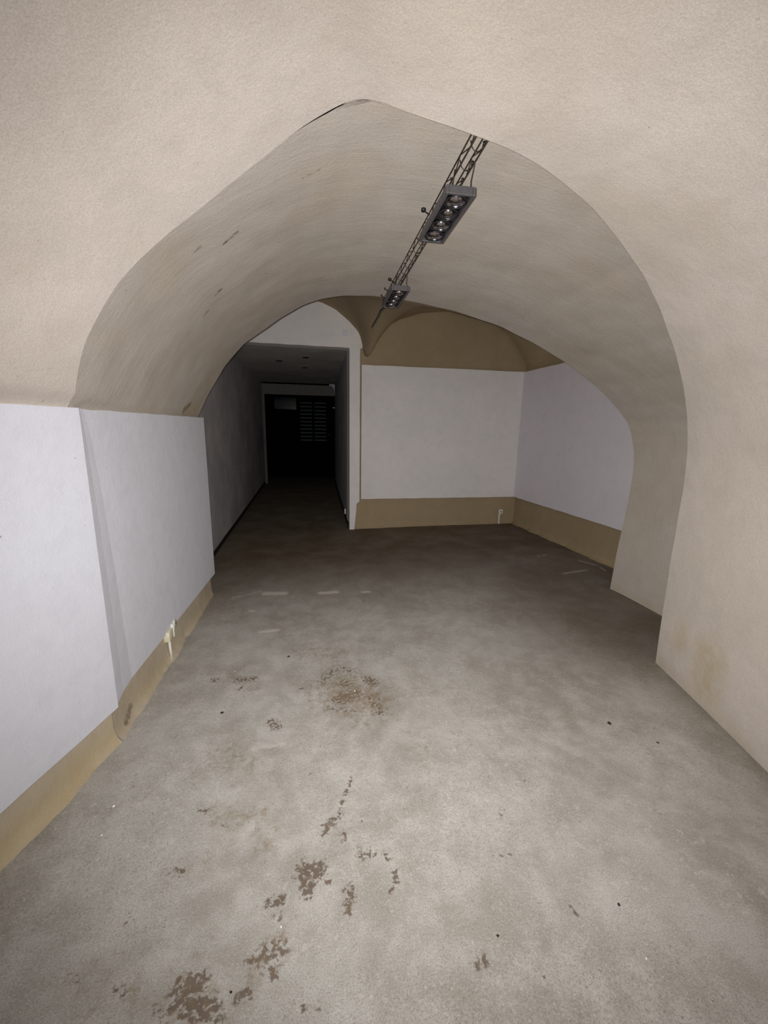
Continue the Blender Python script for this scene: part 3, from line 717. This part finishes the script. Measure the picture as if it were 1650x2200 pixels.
# ------------------------------------------------------------------ spotlight fixtures on the track
def fixture(cx, cy, zb, length, width, nl, label, knobs, drop=0.0):
    t = empty('track_spotlight', (cx, cy, zb), math.atan(-.0425))
    H = .030; L2 = length/2; W2 = width/2; T = .012
    # open-bottom housing: four walls and a top plate, mask plate inside with round holes suggested by dark cups
    link('housing', join(box(-W2, -W2+T, -L2, L2, 0, H, .0025), box(W2-T, W2, -L2, L2, 0, H, .0025), box(-W2+T, W2-T, -L2, -L2+T, 0, H, .0025),
                         box(-W2+T, W2-T, L2-T, L2, 0, H, .0025), box(-W2+.002, W2-.002, -L2+.002, L2-.002, H-.008, H+.001, .002)), M['housing'], t, smooth=False)
    pitch = (length - 2*T)/nl
    for k in range(nl):
        y = -L2 + T + pitch*(k+.5); R = min(W2-T, pitch/2) - .001
        cup = lathe([(R, .003), (R*.98, .007), (R*.88, .013), (R*.66, .020), (R*.36, .0245), (0, .0255)], 32, (0, y, 0))
        c = link('reflector', cup, M['chrome'] if k % 3 != 1 else M['inner'], t)
        r = R*(.62 if k in (0, nl-1) else .5)
        link('bulb', lathe([(0, -.002)] + [(r*math.sin(a), .014 - .016*math.cos(a)) for a in np.linspace(.12, math.pi*.6, 12)] + [(.008, .0245), (0, .0245)], 28, (0, y, -drop)), M['bulb'], c)
        rim = lathe([(R+.001, .0), (R+.001, .006), (R*.93, .006), (R*.93, .001), (R+.001, .0)], 32, (0, y, 0))
        link('rim', rim, M['inner'], c)
    # corner filler plate around the cups
    link('mask_plate', box(-W2+T, W2-T, -L2+T, L2-T, .016, .018), M['inner'], t, smooth=False)
    # hanging wires to the track above
    top = RZ - zb
    link('hanging_wire', tube([(W2*.75, -L2+.02, H), (W2*.6, -L2+.0, H+.015), (.028, -L2-.055, top-.01)], .0018, 6), M['wire'], t)
    link('hanging_wire', tube([(-W2*.6, L2-.05, H), (-.028, L2-.03, top-.01)], .0018, 6), M['wire'], t)
    link('hanging_wire', tube([(W2*.2, L2-.03, H), (.026, L2+.0, top-.01)], .0018, 6), M['wire'], t)
    link('hanging_wire', tube([(-W2*.5, -L2+.03, H), (-.026, -L2+.01, top-.01)], .0018, 6), M['wire'], t)
    for (kx, ky, kz, r) in knobs:
        link('clamp_knob', join(tube([(kx+.03, ky+.01, kz-.012), (kx+.008, ky, kz-.006), (kx, ky, kz)], .0028, 6), lathe([(0, -.006), (r, -.006), (r*1.1, 0), (r, .006), (0, .006)], 12, (kx, ky, kz))), M['clamp'], t)
    tag(t, label, 'spotlight', 'spotlight boxes hung on the wire track')
    return t
fixture(.632, 1.845, 2.36, .415, .116, 4, 'nearer grey box spotlight hung midway along the wire track, its four mirrored lamps large', [(-.062, .125, .095, .010)])
fixture(.678, 2.950, 2.36, .40, .118, 4, 'farther dark box spotlight at the end of the wire track, beside the black cable',
        [(-.066, -.155, .075, .010), (-.075, -.02, .06, .004), (-.075, .13, .06, .005), (-.045, .19, .05, .008)], drop=.009)

# ------------------------------------------------------------------ sockets and conduit
def socket_left():
    t = empty('wall_socket', (-.862, 2.60, .175))
    link('box_body', box(0, .035, -.03, .05, -.035, .03, .004), M['plastic'], t)
    link('cover', box(.002, .041, .050, .062, -.038, .050, .002), M['plasticw'], t)
    link('plug_disc', tube([(.004, .105, .025), (.034, .105, .025)], [.034, .032], 20), M['plasticw'], t)
    ph = link('plug_hole', lathe([(0, 0), (.004, 0), (.004, .002), (0, .002)], 10, (0, 0, 0)), M['hole'], t); ph.location = (.036, .105, .03); ph.rotation_euler = (0, math.pi/2, 0)
    link('conduit', tube([(.022, .0, -.03), (.024, -.004, -.09), (.030, -.008, -.165)], .0085, 8), M['plasticw'], t)
    tag(t, 'cream wall socket with round plug and conduit under the white passage board', 'socket')
socket_left()
t = empty('wall_socket', (3.165, 5.885, .195))
link('face_plate', box(-.028, .038, -.030, 0, -.03, .045, .004), M['plasticw'], t)
ph = link('plug_hole', lathe([(0, 0), (.010, 0), (.010, .002), (0, .002)], 12), M['hole'], t); ph.location = (.004, -.031, .01); ph.rotation_euler = (math.pi/2, 0, 0)
link('conduit', box(-.026, -.002, -.022, 0, -.195, -.028, .003), M['plasticw'], t)
tag(t, 'small square socket with short conduit on the ochre foot of the rear wall', 'socket')
t = empty('wall_socket', (.735, 6.52, .14))
link('face_plate', box(-.018, .004, -.04, .04, -.04, .04, .004), M['plasticw'], t)
ph = link('plug_hole', lathe([(0, 0), (.014, 0), (.014, .002), (0, .002)], 12), M['hole'], t); ph.location = (-.019, 0, 0); ph.rotation_euler = (0, -math.pi/2, 0)
tag(t, 'tiny white socket low on the corridor wall just inside its mouth', 'socket')

# ------------------------------------------------------------------ loose bits on the floor
def bit(name, x, y, r, mat, label, group, seed):
    import bmesh
    rnd = random.Random(seed); bm = bmesh.new(); bmesh.ops.create_icosphere(bm, subdivisions=2, radius=r)
    for v in bm.verts:
        n = 1 + .35*mnoise.noise(v.co/r*1.3 + Vector((seed*3.1, 0, 0)))
        v.co = Vector((v.co.x*n, v.co.y*n*.75, v.co.z*n*.45))
    me = bpy.data.meshes.new(name); bm.to_mesh(me); bm.free()
    o = link(name, me, mat); o.location = (x, y, .004*math.sin(x*2.1+.4)*math.cos(y*1.7) + r*.38); o.rotation_euler = (0, 0, rnd.random()*6)
    tag(o, label, 'debris', group)
bit('white_chip', -0.755, 1.526, 0.0058, M['chipw'], 'white paint chip on the floor nearest the white board, closest to its corner', 'white chips', 1)
bit('white_chip', -0.748, 1.406, 0.0037, M['chipw'], 'faint white crumb on the floor beside the sandy wall foot, nearer the viewer', 'white chips', 2)
bit('white_chip', -0.088, 0.991, 0.0036, M['chipw'], 'white speck among the brown drip marks in the near middle of the floor', 'white chips', 3)
bit('white_chip', 0.286, 2.076, 0.0058, M['chipw'], 'bright white speck inside the big brown stain', 'white chips', 4)
bit('white_chip', 0.953, 0.707, 0.0032, M['chipw'], 'pale speck on clean concrete toward the near right wall', 'white chips', 5)
bit('dirt_crumb', 1.557, 1.562, 0.0109, M['crumb'], 'round black crumb on the grey floor beside the near right wall corner', 'black crumbs', 6)
bit('dirt_crumb', 1.696, 1.402, 0.0064, M['crumb'], 'little black crumb closest to the foot of the near right wall', 'black crumbs', 7)
bit('dirt_crumb', 0.978, 0.840, 0.0052, M['crumb'], 'black crumb on bare concrete, next to a brown dash', 'black crumbs', 8)
bit('dirt_crumb', 0.553, 0.841, 0.0044, M['crumb'], 'tiny round black crumb just above the mustard-coloured spot', 'black crumbs', 9)
bit('dirt_crumb', -0.431, 2.014, 0.0087, M['crumb'], 'black crumb on the floor not far from the passage wall, below purple-brown dabs', 'black crumbs', 10)
bit('dirt_crumb', -0.215, 0.867, 0.0039, M['crumb'], 'black crumb between two clusters of brown paw-like prints', 'black crumbs', 11)
bit('dirt_crumb', -0.097, 2.506, 0.0091, M['crumb'], 'dark crumb beyond the big brown stain, under the passage vault', 'black crumbs', 12)
